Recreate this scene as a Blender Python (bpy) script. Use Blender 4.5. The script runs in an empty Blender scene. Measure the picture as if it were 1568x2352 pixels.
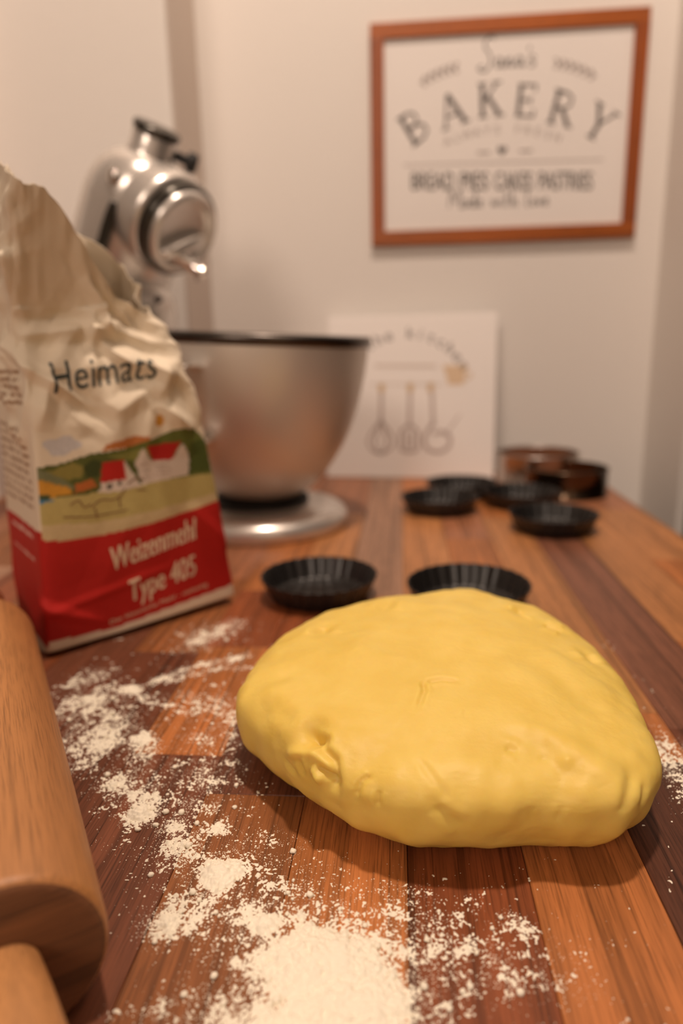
import bpy, bmesh, math, random
import numpy as np
from mathutils import Vector, Matrix, noise as mnoise

random.seed(7)
rng = np.random.default_rng(7)
SC = bpy.context.scene
COL = SC.collection
PI = math.pi

# ------------------------------------------------------------------ camera
cd = bpy.data.cameras.new('camera')
cam = bpy.data.objects.new('camera', cd)
COL.objects.link(cam)
SC.camera = cam
cd.sensor_fit = 'VERTICAL'
cd.sensor_height = 36.0
cd.lens = 24.0
cd.clip_start = 0.02
cd.clip_end = 50
yaw, pitch, roll = math.radians(5.03), math.radians(13.515), math.radians(-1.24)
fw = Vector((-math.sin(yaw) * math.cos(pitch), math.cos(yaw) * math.cos(pitch), -math.sin(pitch)))
r0 = Vector((math.cos(yaw), math.sin(yaw), 0))
u0 = r0.cross(fw)
rt = r0 * math.cos(roll) + u0 * math.sin(roll)
up = -r0 * math.sin(roll) + u0 * math.cos(roll)
m = Matrix((rt, up, -fw)).transposed().to_4x4()
m.translation = Vector((0, 0, 0.195))
cam.matrix_world = m
cd.dof.use_dof = True
cd.dof.focus_distance = 0.275
cd.dof.aperture_fstop = 4.2

# ------------------------------------------------------------------ world, lamps, exposure
w = bpy.data.worlds.new('world')
SC.world = w
w.use_nodes = True
w.node_tree.nodes['Background'].inputs[0].default_value = (1, .8, .6, 1)
w.node_tree.nodes['Background'].inputs[1].default_value = 0.003


def area(name, loc, size, power, color, target=None):
    l = bpy.data.lights.new(name, 'AREA')
    l.shape = 'DISK'
    l.size = size
    l.energy = power
    l.color = color
    o = bpy.data.objects.new(name, l)
    COL.objects.link(o)
    o.location = loc
    if target:
        o.rotation_euler = (Vector(target) - Vector(loc)).to_track_quat('-Z', 'Y').to_euler()
    return o


area('ceiling_spot_light', (0.04, 0.37, 1.86), 0.11, 22.0, (1.0, .785, .635))
area('far_ceiling_light', (-0.75, -1.75, 1.50), 0.80, 20.0, (1.0, .785, .635), (0, .9, .3))

SC.view_settings.view_transform = 'Standard'
SC.view_settings.look = 'None'
SC.view_settings.exposure = -0.06
SC.view_settings.gamma = 1.0
SC.view_settings.use_curve_mapping = False
SC.cycles.use_denoising = True
SC.cycles.max_bounces = 8
SC.cycles.sample_clamp_indirect = 6.0


# ------------------------------------------------------------------ material helpers
def mat(name, color, rough=.6, metal=0.0, spec=.5, **kw):
    mt = bpy.data.materials.new(name)
    mt.use_nodes = True
    b = mt.node_tree.nodes['Principled BSDF']
    b.inputs['Base Color'].default_value = (*color, 1)
    b.inputs['Roughness'].default_value = rough
    b.inputs['Metallic'].default_value = metal
    b.inputs['Specular IOR Level'].default_value = spec
    for k, v in kw.items():
        b.inputs[k].default_value = v
    return mt


def NT(mt):
    nt = mt.node_tree
    return nt, nt.nodes, nt.links, nt.nodes['Principled BSDF']


def add_bump(mt, scale, strength, dist=.001, detail=4, coord='Object', mapping=None, rough=.6):
    nt, N, L, b = NT(mt)
    tc = N.new('ShaderNodeTexCoord')
    nz = N.new('ShaderNodeTexNoise')
    nz.inputs['Scale'].default_value = scale
    nz.inputs['Detail'].default_value = detail
    nz.inputs['Roughness'].default_value = rough
    src = tc.outputs[coord]
    if mapping:
        mp = N.new('ShaderNodeMapping')
        mp.inputs['Scale'].default_value = mapping
        L.new(src, mp.inputs[0])
        src = mp.outputs[0]
    L.new(src, nz.inputs['Vector'])
    bp = N.new('ShaderNodeBump')
    bp.inputs['Strength'].default_value = strength
    bp.inputs['Distance'].default_value = dist
    L.new(nz.outputs[0], bp.inputs['Height'])
    L.new(bp.outputs[0], b.inputs['Normal'])
    return nz, bp


def vary(mt, c1, c2, scale, lo=.35, hi=.65, mapping=None, detail=4, coord='Object'):
    nt, N, L, b = NT(mt)
    tc = N.new('ShaderNodeTexCoord')
    nz = N.new('ShaderNodeTexNoise')
    nz.inputs['Scale'].default_value = scale
    nz.inputs['Detail'].default_value = detail
    src = tc.outputs[coord]
    if mapping:
        mp = N.new('ShaderNodeMapping')
        mp.inputs['Scale'].default_value = mapping
        L.new(src, mp.inputs[0])
        src = mp.outputs[0]
    L.new(src, nz.inputs['Vector'])
    cr = N.new('ShaderNodeValToRGB')
    cr.color_ramp.elements[0].position = lo
    cr.color_ramp.elements[0].color = (*c1, 1)
    cr.color_ramp.elements[1].position = hi
    cr.color_ramp.elements[1].color = (*c2, 1)
    L.new(nz.outputs[0], cr.inputs[0])
    L.new(cr.outputs[0], b.inputs['Base Color'])
    return cr


def wood(name, base=None, axis=1, pore=.55, rough=.42, ringscale=1.0, vein=.55, soft=1.0):
    """Grain runs along local `axis`; base None reads the tone from the object's colour."""
    mt = mat(name, (.3, .15, .07), rough)
    nt, N, L, b = NT(mt)
    tc = N.new('ShaderNodeTexCoord')
    oi = N.new('ShaderNodeObjectInfo')
    off = N.new('ShaderNodeVectorMath')
    off.operation = 'MULTIPLY_ADD'
    comb = N.new('ShaderNodeCombineXYZ')
    for i in range(3):
        L.new(oi.outputs['Random'], comb.inputs[i])
    off.inputs[1].default_value = (7, 11, 13)
    L.new(comb.outputs[0], off.inputs[0])
    L.new(tc.outputs['Object'], off.inputs[2])

    def noise(sc_cross, sc_along, detail, rgh=.6, dist=0.0):
        mp = N.new('ShaderNodeMapping')
        s = [sc_cross] * 3
        s[axis] = sc_along
        mp.inputs['Scale'].default_value = s
        L.new(off.outputs[0], mp.inputs[0])
        nz = N.new('ShaderNodeTexNoise')
        nz.inputs['Scale'].default_value = 1
        nz.inputs['Detail'].default_value = detail
        nz.inputs['Roughness'].default_value = rgh
        nz.inputs['Distortion'].default_value = dist
        L.new(mp.outputs[0], nz.inputs['Vector'])
        return nz

    def ramp(src, p0, p1, v0, v1):
        r = N.new('ShaderNodeMapRange')
        r.inputs[1].default_value = p0
        r.inputs[2].default_value = p1
        r.inputs[3].default_value = v0
        r.inputs[4].default_value = v1
        L.new(src, r.inputs[0])
        return r.outputs[0]

    def mul(a, bb):
        mnode = N.new('ShaderNodeMath')
        mnode.operation = 'MULTIPLY'
        L.new(a, mnode.inputs[0])
        L.new(bb, mnode.inputs[1])
        return mnode.outputs[0]

    bands = ramp(noise(150 * ringscale, 3, 3, .5, .6).outputs[0], .36, .64, 1 - .20 * soft, 1 + .12 * soft)
    broad = ramp(noise(38, 3, 2, .5, .4).outputs[0], .3, .7, 1 - .20 * soft, 1 + .14 * soft)
    veins = ramp(noise(330 * ringscale, 2.6, 2, .5, .8).outputs[0], .35, .43, vein, 1.0)
    fibre = ramp(noise(1500, 45, 3, .6).outputs[0], .34, .52, 1 - pore, 1.05)
    val = mul(mul(mul(bands, broad), fibre), veins)
    mix = N.new('ShaderNodeVectorMath')
    mix.operation = 'SCALE'
    if base is None:
        L.new(oi.outputs['Color'], mix.inputs[0])
    else:
        mix.inputs[0].default_value = base
    L.new(val, mix.inputs['Scale'])
    L.new(mix.outputs[0], b.inputs['Base Color'])
    bp = N.new('ShaderNodeBump')
    bp.inputs['Strength'].default_value = .25
    bp.inputs['Distance'].default_value = .0004
    L.new(fibre, bp.inputs['Height'])
    L.new(bp.outputs[0], b.inputs['Normal'])
    return mt


def attr_mat(name, attr, rough=.7, spec=.3):
    mt = mat(name, (.8, .8, .8), rough, 0, spec)
    nt, N, L, b = NT(mt)
    a = N.new('ShaderNodeAttribute')
    a.attribute_name = attr
    L.new(a.outputs['Color'], b.inputs['Base Color'])
    return mt


# ------------------------------------------------------------------ mesh helpers
def link(o, parent=None):
    COL.objects.link(o)
    if parent is not None:
        o.parent = parent
    return o


def mesh_obj(name, verts, faces, material=None, parent=None, smooth=True, loc=None):
    me = bpy.data.meshes.new(name)
    me.from_pydata([tuple(v) for v in verts], [], [tuple(f) for f in faces])
    me.validate()
    if smooth:
        me.polygons.foreach_set('use_smooth', [True] * len(me.polygons))
    if material:
        me.materials.append(material)
    o = bpy.data.objects.new(name, me)
    if loc is not None:
        o.location = loc
    return link(o, parent)


def bm_obj(name, bm, material=None, parent=None, smooth=False, angle=None, loc=None, rot=None):
    me = bpy.data.meshes.new(name)
    bm.to_mesh(me)
    bm.free()
    if smooth:
        me.polygons.foreach_set('use_smooth', [True] * len(me.polygons))
    if material:
        me.materials.append(material)
    o = bpy.data.objects.new(name, me)
    if loc is not None:
        o.location = loc
    if rot is not None:
        o.rotation_euler = rot
    return link(o, parent)


def bevel_mod(o, width, seg=2):
    md = o.modifiers.new('bevel', 'BEVEL')
    md.width = width
    md.segments = seg
    md.limit_method = 'ANGLE'
    md.angle_limit = math.radians(40)
    return o


def box_bm(x0, x1, y0, y1, z0, z1, bm=None):
    bm = bm or bmesh.new()
    vs = [bm.verts.new(p) for p in ((x0, y0, z0), (x1, y0, z0), (x1, y1, z0), (x0, y1, z0), (x0, y0, z1), (x1, y0, z1), (x1, y1, z1), (x0, y1, z1))]
    for f in ((3, 2, 1, 0), (4, 5, 6, 7), (0, 1, 5, 4), (1, 2, 6, 5), (2, 3, 7, 6), (3, 0, 4, 7)):
        bm.faces.new([vs[i] for i in f])
    return bm


def box(name, x0, x1, y0, y1, z0, z1, material, parent=None, bev=0):
    o = bm_obj(name, box_bm(x0, x1, y0, y1, z0, z1), material, parent)
    if bev:
        bevel_mod(o, bev)
    return o


def lathe(name, prof, material, parent=None, seg=72, loc=None, radial=None, rot=None, cap=False):
    """Revolve (r, z) points about z; radial(angle, i) scales the radius."""
    V, F = [], []
    n = len(prof)
    for j in range(seg):
        a = 2 * PI * j / seg
        for i, (r, z) in enumerate(prof):
            k = radial(a, i) if radial else 1.0
            V.append((r * k * math.cos(a), r * k * math.sin(a), z))
    for j in range(seg):
        j2 = (j + 1) % seg
        for i in range(n - 1):
            F.append((j * n + i, j2 * n + i, j2 * n + i + 1, j * n + i + 1))
    if cap:
        F.append([j * n for j in range(seg)][::-1])
        F.append([j * n + n - 1 for j in range(seg)])
    o = mesh_obj(name, V, F, material, parent, True, loc)
    if rot is not None:
        o.rotation_euler = rot
    return o


def tube_geom(pts, rad, seg=12, closed=False):
    """Tube along 3D points; rad a number or a list."""
    pts = [Vector(p) for p in pts]
    n = len(pts)
    rad = [rad] * n if not hasattr(rad, '__len__') else rad
    V, F = [], []
    prev = None
    for i, p in enumerate(pts):
        if closed:
            t = pts[(i + 1) % n] - pts[i - 1]
        else:
            t = pts[min(i + 1, n - 1)] - pts[max(i - 1, 0)]
        t.normalize()
        if prev is None:
            a = t.orthogonal().normalized()
        else:
            a = (prev - t * prev.dot(t)).normalized()
        prev = a
        b = t.cross(a)
        for k in range(seg):
            q = 2 * PI * k / seg
            V.append(p + (a * math.cos(q) + b * math.sin(q)) * rad[i])
    m_ = n if closed else n - 1
    for i in range(m_):
        i2 = (i + 1) % n
        for k in range(seg):
            k2 = (k + 1) % seg
            F.append((i * seg + k, i * seg + k2, i2 * seg + k2, i2 * seg + k))
    if not closed:
        F.append(list(range(seg))[::-1])
        F.append([(n - 1) * seg + k for k in range(seg)])
    return V, F


def smooth_path(pts, n=8):
    """Catmull-Rom through the points."""
    P = [Vector(p) for p in pts]
    out = []
    for i in range(len(P) - 1):
        p0, p1, p2, p3 = P[max(i - 1, 0)], P[i], P[i + 1], P[min(i + 2, len(P) - 1)]
        for k in range(n):
            t = k / n
            out.append(.5 * ((2 * p1) + (p2 - p0) * t + (2 * p0 - 5 * p1 + 4 * p2 - p3) * t * t + (3 * p1 - p0 - 3 * p2 + p3) * t ** 3))
    out.append(P[-1])
    return out


def empty(name, loc, label, cat, rz=0, group=None):
    o = bpy.data.objects.new(name, None)
    o.empty_display_size = .02
    o.location = loc
    o.rotation_euler = (0, 0, rz)
    o['label'] = label
    o['category'] = cat
    if group:
        o['group'] = group
    return link(o)


def struct(o):
    o['kind'] = 'structure'
    return o


# flat lettering -------------------------------------------------------
def text_geom(s, size=1.0, xs=1.0, align='CENTER'):
    """2D triangulated glyph mesh of the built-in font -> (verts2d, faces)."""
    c = bpy.data.curves.new('txt', 'FONT')
    c.body = s
    c.size = size
    c.align_x = align
    c.resolution_u = 4
    o = bpy.data.objects.new('txt', c)
    COL.objects.link(o)
    bpy.context.view_layer.update()
    dg = bpy.context.evaluated_depsgraph_get()
    me = o.evaluated_get(dg).to_mesh()
    V = [(v.co.x * xs, v.co.y) for v in me.vertices]
    F = [tuple(p.vertices) for p in me.polygons]
    o.evaluated_get(dg).to_mesh_clear()
    bpy.data.objects.remove(o)
    bpy.data.curves.remove(c)
    return V, F


def ribbon(pts, wd):
    """2D polyline -> strip of quads of width wd."""
    P = [Vector((p[0], p[1])) for p in pts]
    V, F = [], []
    n = len(P)
    for i, p in enumerate(P):
        t = (P[min(i + 1, n - 1)] - P[max(i - 1, 0)])
        if t.length < 1e-9:
            t = Vector((1, 0))
        t.normalize()
        nn = Vector((-t.y, t.x)) * (wd[i] if hasattr(wd, '__len__') else wd) / 2
        V += [tuple(p + nn), tuple(p - nn)]
    for i in range(n - 1):
        F.append((2 * i, 2 * i + 1, 2 * i + 3, 2 * i + 2))
    return V, F


class Flat:
    """Collects flat 2D prints and links them as one mesh in a plane."""

    def __init__(self):
        self.V, self.F = [], []

    def add(self, VF, dx=0, dy=0, rot=0, sc=1):
        V, F = VF
        k = len(self.V)
        c, s = math.cos(rot), math.sin(rot)
        self.V += [(dx + sc * (x * c - y * s), dy + sc * (x * s + y * c)) for x, y in V]
        self.F += [tuple(i + k for i in f) for f in F]
        return self

    def stroke(self, pts, wd, smooth=True, **kw):
        if smooth:
            pts = [(p.x, p.y) for p in smooth_path([(x, y, 0) for x, y in pts], 6)]
        return self.add(ribbon(pts, wd), **kw)

    def build(self, name, material, parent, mapf):
        return mesh_obj(name, [mapf(x, y) for x, y in self.V], self.F, material, parent, False)


# numpy value noise ----------------------------------------------------
def vnoise2(x, y, seed=0):
    r = np.random.default_rng(seed)
    T = r.random((256, 256))
    xi, yi = np.floor(x).astype(int), np.floor(y).astype(int)
    fx, fy = x - xi, y - yi
    fx = fx * fx * (3 - 2 * fx)
    fy = fy * fy * (3 - 2 * fy)
    g = lambda a, b: T[a % 256, b % 256]
    return (g(xi, yi) * (1 - fx) + g(xi + 1, yi) * fx) * (1 - fy) + (g(xi, yi + 1) * (1 - fx) + g(xi + 1, yi + 1) * fx) * fy


def fbm2(x, y, seed=0, oct=4, gain=.5):
    a, s, t = 1.0, 0.0, 0.0
    for k in range(oct):
        s = s + a * vnoise2(x * 2 ** k + 13.7 * k, y * 2 ** k + 7.3 * k, seed + k)
        t += a
        a *= gain
    return s / t


# ------------------------------------------------------------------ materials
M = {}
M['wall'] = mat('wall_paint', (.80, .765, .725), .75, 0, .25)
add_bump(M['wall'], 90, .15, .002)
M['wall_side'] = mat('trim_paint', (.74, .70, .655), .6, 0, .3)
M['shade_band'] = mat('shade_band_paint', (.58, .50, .44), .65, 0, .3)  # darker wall colour: shade of the right-facing steps put into the paint
M['wall_grey'] = mat('grey_brown_paint', (.30, .26, .22), .8)
M['ceiling'] = mat('ceiling_paint', (.55, .52, .48), .8)
M['floor'] = mat('dark_floor', (.12, .08, .055), .5)
M['black'] = mat('doorway_black', (.006, .005, .005), .5)  # flat black that stands in for the dark inside the doorway
M['stave'] = wood('walnut_staves', None, 1, .38, .42)
NT(M['stave'])[3].inputs['Specular IOR Level'].default_value = .3
M['substrate'] = mat('dark_glue_joint', (.06, .03, .02), .7)
M['beech'] = wood('beech_wood', (.44, .195, .068), 1, .30, .45, .5, .78, .6)
M['beech_end'] = wood('beech_end_grain_shade', (.19, .075, .028), 0, .3, .6, .7, .6, 1.2)  # end grain, darkened further so the colour carries the end face's shade
M['beech_handle'] = wood('beech_handle_wood', (.52, .245, .09), 1, .25, .45, .5, .85, .6)
M['steel'] = mat('brushed_steel', (.80, .755, .70), .42, .50)
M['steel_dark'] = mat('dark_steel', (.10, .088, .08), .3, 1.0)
M['chrome'] = mat('chrome', (.8, .76, .72), .09, 1.0)
M['silver'] = mat('silver_enamel', (.74, .70, .66), .27, .65)
NT(M['silver'])[3].inputs['Coat Weight'].default_value = .6
NT(M['silver'])[3].inputs['Coat Roughness'].default_value = .08
M['darkband'] = mat('dark_chrome_band', (.10, .095, .085), .22, 1.0)
M['rubber'] = mat('black_rubber', (.012, .011, .010), .6)
M['tin'] = mat('black_nonstick', (.011, .0095, .009), .34, 0, .5)
M['ring_steel'] = mat('tin_steel', (.50, .45, .41), .3, 1.0)
M['ring_dark'] = mat('bronzed_steel', (.13, .085, .055), .22, 1.0)
M['frame'] = wood('stained_frame_wood', (.40, .098, .009), 0, .3, .4)
M['frame_v'] = wood('stained_frame_wood_upright', (.34, .075, .007), 2, .3, .4)
M['sign_white'] = mat('sign_board_white', (.83, .79, .76), .6)
M['ink'] = mat('dark_grey_ink', (.10, .088, .088), .7)
M['ink_light'] = mat('light_grey_ink', (.36, .31, .29), .7)
M['board'] = mat('white_board', (.86, .82, .79), .55)
M['tan_ink'] = mat('tan_ink', (.62, .45, .26), .7)
M['cup_ink'] = mat('ochre_ink', (.72, .55, .38), .7)
M['pale_ink'] = mat('pale_grey_ink', (.50, .42, .39), .7)
M['board_line'] = mat('very_pale_ink', (.66, .58, .52), .7)

# ------------------------------------------------------------------ room shell
WY = 1.10
struct(box('wall_back', -.2966, .381, WY, WY + .1, -.9, 1.95, M['wall']))
struct(box('trim_1', -.560, -.2966, .972, WY + .1, -.9, 1.95, M['wall'], bev=.006))
struct(box('trim_2', -2.3, -.560, .888, WY + .1, -.9, 1.95, M['wall'], bev=.006))
struct(box('shade_band_1', -.2965, -.2935, .974, WY, -.9, 1.95, M['shade_band']))  # this strip and the next are added to darken the shaded steps
struct(box('shade_band_2', -.5599, -.5570, .892, .972, -.9, 1.95, M['shade_band']))
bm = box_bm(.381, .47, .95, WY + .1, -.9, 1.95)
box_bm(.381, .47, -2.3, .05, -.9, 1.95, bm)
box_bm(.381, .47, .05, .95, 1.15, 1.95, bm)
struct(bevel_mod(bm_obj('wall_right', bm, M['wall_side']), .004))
struct(box('wall_left', -2.4, -2.3, -2.3, .888, -.9, 1.95, M['wall_grey']))
struct(box('wall_front', -2.4, .47, -2.4, -2.3, -.9, 1.95, M['wall']))
struct(box('floor', -2.4, .6, -2.4, WY + .1, -.95, -.9, M['floor']))
struct(box('ceiling', -2.4, .6, -2.4, WY + .1, 1.95, 2.0, M['ceiling']))
d1 = struct(box('doorway_dark', .392, .43, .05, .95, -.9, 1.15, M['black']))  # added black panel fills the opening in place of its darkness

# ------------------------------------------------------------------ worktop of wooden staves
top = empty('worktop', (-.15, .45, -.04), 'butcher-block table top of brown walnut staves dusted with flour', 'table')
TW = Vector((-.15, .45, -.04))
TONE = {'g': (.38, .205, .125), 'o': (.42, .150, .046), 'l': (.48, .205, .075), 'b': (.27, .098, .034), 'r': (.27, .075, .026),
        'd': (.170, .058, .029), 'p': (.36, .145, .070), 'k': (.115, .042, .023), 'm': (.215, .085, .048)}
Xs = [-.6300, -.5848, -.5396, -.4944, -.4492, -.4040, -.3588, -.3136, -.2684, -.2232, -.1780, -.1328, -.0876, -.0424, .0028, .0480, .0932, .1384, .1836, .2288, .2885]
PLAN = {  # strip start -> (start Y, tone) pairs towards the wall
    -.2232: [(.085, 'b'), (.30, 'd'), (.50, 'p')], -.1780: [(.085, 'r'), (.22, 'd'), (.41, 'b'), (.56, 'p')],
    -.1328: [(.085, 'd'), (.294, 'o'), (.42, 'r'), (.53, 'o'), (.80, 'p')], -.0876: [(.085, 'b'), (.265, 'd'), (.335, 'o'), (.415, 'r'), (.50, 'l'), (.80, 'p')],
    -.0424: [(.085, 'o'), (.275, 'd'), (.39, 'r'), (.45, 'l'), (.519, 'g')], .0028: [(.085, 'r'), (.24, 'r'), (.42, 'l'), (.84, 'o')],
    .0480: [(.085, 'o'), (.33, 'r'), (.44, 'o'), (.69, 'p'), (.80, 'o')], .0932: [(.085, 'k'), (.30, 'o'), (.345, 'l'), (.78, 'o')],
    .1384: [(.085, 'd'), (.33, 'm'), (.735, 'o')], .1836: [(.085, 'b'), (.37, 'o'), (.44, 'l'), (.80, 'p')],
    .2288: [(.085, 'o'), (.46, 'o'), (.62, 'l'), (.82, 'p')]}
stave_meshes = {}


def stave(x0, x1, y0, y1, tone):
    wd, ln = x1 - x0, y1 - y0
    key = (round(wd, 4), round(ln, 4))
    if key not in stave_meshes:
        g, c = .00012, .0003
        bm = bmesh.new()
        a = box_bm(-wd / 2 + g, wd / 2 - g, -ln / 2 + g, ln / 2 - g, 0, .04, bm)
        es = [e for e in bm.edges if all(v.co.z > .03 for v in e.verts)]
        bmesh.ops.bevel(bm, geom=es, offset=c, segments=1, affect='EDGES')
        me = bpy.data.meshes.new('stave')
        bm.to_mesh(me)
        bm.free()
        me.materials.append(M['stave'])
        stave_meshes[key] = me
    o = bpy.data.objects.new('stave', stave_meshes[key])
    o.location = Vector(((x0 + x1) / 2, (y0 + y1) / 2, -.04)) - TW
    k = random.uniform(.9, 1.1)
    t = TONE[tone]
    o.color = (t[0] * k, t[1] * k, t[2] * k, 1)
    link(o, top)


for i in range(len(Xs) - 1):
    x0, x1 = Xs[i], Xs[i + 1]
    yend = 1.08 if x0 > -.30 else .965
    plan = PLAN.get(x0) or [(.085, random.choice('obrd')), (random.uniform(.1, .4), random.choice('obrg')), (random.uniform(.5, .75), random.choice('obpd'))]
    for k, (y0, tn) in enumerate(plan):
        y1 = plan[k + 1][0] if k + 1 < len(plan) else yend
        stave(x0, x1, y0, y1, tn)
box('core_board', -.63 - TW.x, .2885 - TW.x,   .085 - TW.y, .965 - TW.y, -.012, -.0002, M['substrate'], top)
for lx in (-.58, .22):
    for ly in (.15, .90):
        o = box('leg', -.03, .03, -.03, .03, -.848, -.012, M['stave'], top, .004)
        o.location = (lx - TW.x, ly - TW.y, 0)
        o.color = (.2, .09, .04, 1)

# ------------------------------------------------------------------ dough
DC = np.array([.018, .315])
CONT = [(-.0790, .300), (-.0765, .284), (-.0610, .2640), (-.0380, .2430), (-.0130, .2255), (.0010, .2205), (.0300, .2190), (.0555, .2225), (.0775, .2210), (.0945, .2340), (.1045, .2550), (.1080, .278),
        (.1085, .308), (.1045, .343), (.0920, .375), (.0825, .395), (.0630, .413), (.0380, .4210), (.0080, .410), (-.0140, .407), (-.0400, .386), (-.0535, .371), (-.0700, .346), (-.0775, .322)]


def dough_radius():
    a = np.array([math.atan2(y - DC[1], x - DC[0]) for x, y in CONT])
    r = np.array([math.hypot(y - DC[1], x - DC[0]) for x, y in CONT])
    o = np.argsort(a)
    a, r = a[o], r[o]
    a = np.concatenate([a - 2 * PI, a, a + 2 * PI])
    r = np.concatenate([r, r, r])
    g = np.linspace(-PI, PI, 721)
    v = np.interp(g, a, r)
    k = np.exp(-.5 * (np.arange(-12, 13) / 5.0) ** 2)
    k /= k.sum()
    v = np.convolve(np.concatenate([v[-13:-1], v, v[1:13]]), k, 'valid')
    return g, v


DG, DR = dough_radius()
DOUGH_FEATURES = [  # (polyline, depth, width, lip): pinches, cracks and finger marks
    ([(-0.0364, 0.2504, 0.0411)], .0042, .0052, .0010), ([(-0.0368, 0.2479, 0.0390), (-0.0316, 0.2445, 0.0395)], .0028, .0028, .0004),
    ([(-0.0392, 0.2535, 0.0420), (-0.0350, 0.2487, 0.0405), (-0.0299, 0.2453, 0.0408), (-0.0307, 0.2420, 0.0386), (-0.0257, 0.2368, 0.0372), (-0.0241, 0.2322, 0.0322)], .0026, .0017, .0007),
    ([(-0.0256, 0.2330, 0.0301)], .0034, .0030, .0006), ([(-0.0469, 0.2511, 0.0306), (-0.0386, 0.2448, 0.0354), (-0.0310, 0.2403, 0.0372)], -.0022, .0020, 0), ([(-0.0405, 0.2444, 0.0322), (-0.0385, 0.2423, 0.0276)], .0018, .0014, .0004),
    ([(-0.0326, 0.2385, 0.0334), (-0.0260, 0.2338, 0.0321)], .0030, .0016, .0008), ([(-0.0481, 0.2514, 0.0273), (-0.0428, 0.2462, 0.0248)], .0014, .0013, .0004), ([(-0.0345, 0.2396, 0.0321), (-0.0296, 0.2357, 0.0294)], -.0020, .0026, 0),
    ([(-0.0166, 0.2269, 0.0286), (-0.0147, 0.2279, 0.0347), (-0.0114, 0.2288, 0.0370)], .0014, .0012, .0004), ([(-0.0082, 0.2230, 0.0281), (-0.0079, 0.2243, 0.0337)], .0010, .0011, .0003), ([(-0.0126, 0.2253, 0.0306)], -.0012, .0035, 0),
    ([(0.0068, 0.2328, 0.0427), (0.0107, 0.2267, 0.0407), (0.0145, 0.2222, 0.0379), (0.0188, 0.2187, 0.0334)], .0009, .0015, .0002),
    ([(0.0128, 0.2187, 0.0322), (0.0175, 0.2178, 0.0276), (0.0223, 0.2178, 0.0251)], .0008, .0022, .0006), ([(0.0453, 0.2388, 0.0431), (0.0406, 0.2402, 0.0439)], .0008, .0019, .0003), ([(0.0626, 0.2352, 0.0417)], -.0009, .0025, 0), ([(0.0544, 0.2371, 0.0415)], .0007, .0014, 0),
    ([(0.0075, 0.2598, 0.0492), (0.0106, 0.2728, 0.0505), (0.0099, 0.2794, 0.0511)], .0010, .0012, .0004), ([(0.0259, 0.2548, 0.0486), (0.0272, 0.2587, 0.0493)], .0009, .0010, .0003), ([(0.0119, 0.2797, 0.0510), (0.0177, 0.2814, 0.0513), (0.0263, 0.2800, 0.0512)], .0009, .0014, .0005),
    ([(0.0388, 0.2530, 0.0480), (0.0570, 0.2482, 0.0456), (0.0716, 0.2391, 0.0422), (0.0785, 0.2283, 0.0369), (0.0788, 0.2229, 0.0299)], -.0016, .0050, 0), ([(0.0484, 0.2232, 0.0201), (0.0469, 0.2215, 0.0296)], .0007, .0010, .0003),
    ([(0.0789, 0.2226, 0.0283), (0.0830, 0.2272, 0.0342), (0.0870, 0.2354, 0.0360)], .0008, .0020, .0004), ([(0.0889, 0.2293, 0.0274), (0.0918, 0.2347, 0.0329)], .0006, .0016, .0003), ([(0.0573, 0.2221, 0.0259), (0.0587, 0.2229, 0.0310)], .0008, .0010, .0003),
    ([(-0.0418, 0.3310, 0.0507), (-0.0406, 0.3411, 0.0503)], .0022, .0040, .0012), ([(-0.0093, 0.3578, 0.0540), (-0.0054, 0.3720, 0.0544)], .0018, .0040, .0010), ([(0.0639, 0.3607, 0.0524), (0.0682, 0.3637, 0.0513)], .0022, .0035, .0014), ([(0.0766, 0.3476, 0.0504), (0.0852, 0.3436, 0.0484)], .0020, .0035, .0012),
    ([(0.0913, 0.3202, 0.0471), (0.0942, 0.3134, 0.0456)], .0018, .0035, .0012), ([(-0.0651, 0.2899, 0.0440), (-0.0487, 0.2920, 0.0478), (-0.0316, 0.2854, 0.0493)], .0008, .0060, .0006), ([(-0.0251, 0.3081, 0.0541), (-0.0038, 0.2996, 0.0540), (0.0170, 0.3069, 0.0531), (0.0385, 0.3142, 0.0547)], -.0007, .0065, 0),
    ([(0.0578, 0.3041, 0.0529), (0.0734, 0.2844, 0.0499), (0.0832, 0.2641, 0.0447)], .0009, .0070, .0007), ([(-0.0530, 0.2652, 0.0416), (-0.0455, 0.2578, 0.0414)], .0007, .0030, .0004), ([(-0.0000, 0.2258, 0.0380)], -.0008, .0050, 0), ([(0.0316, 0.2194, 0.0331)], -.0007, .0060, 0)]


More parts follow.
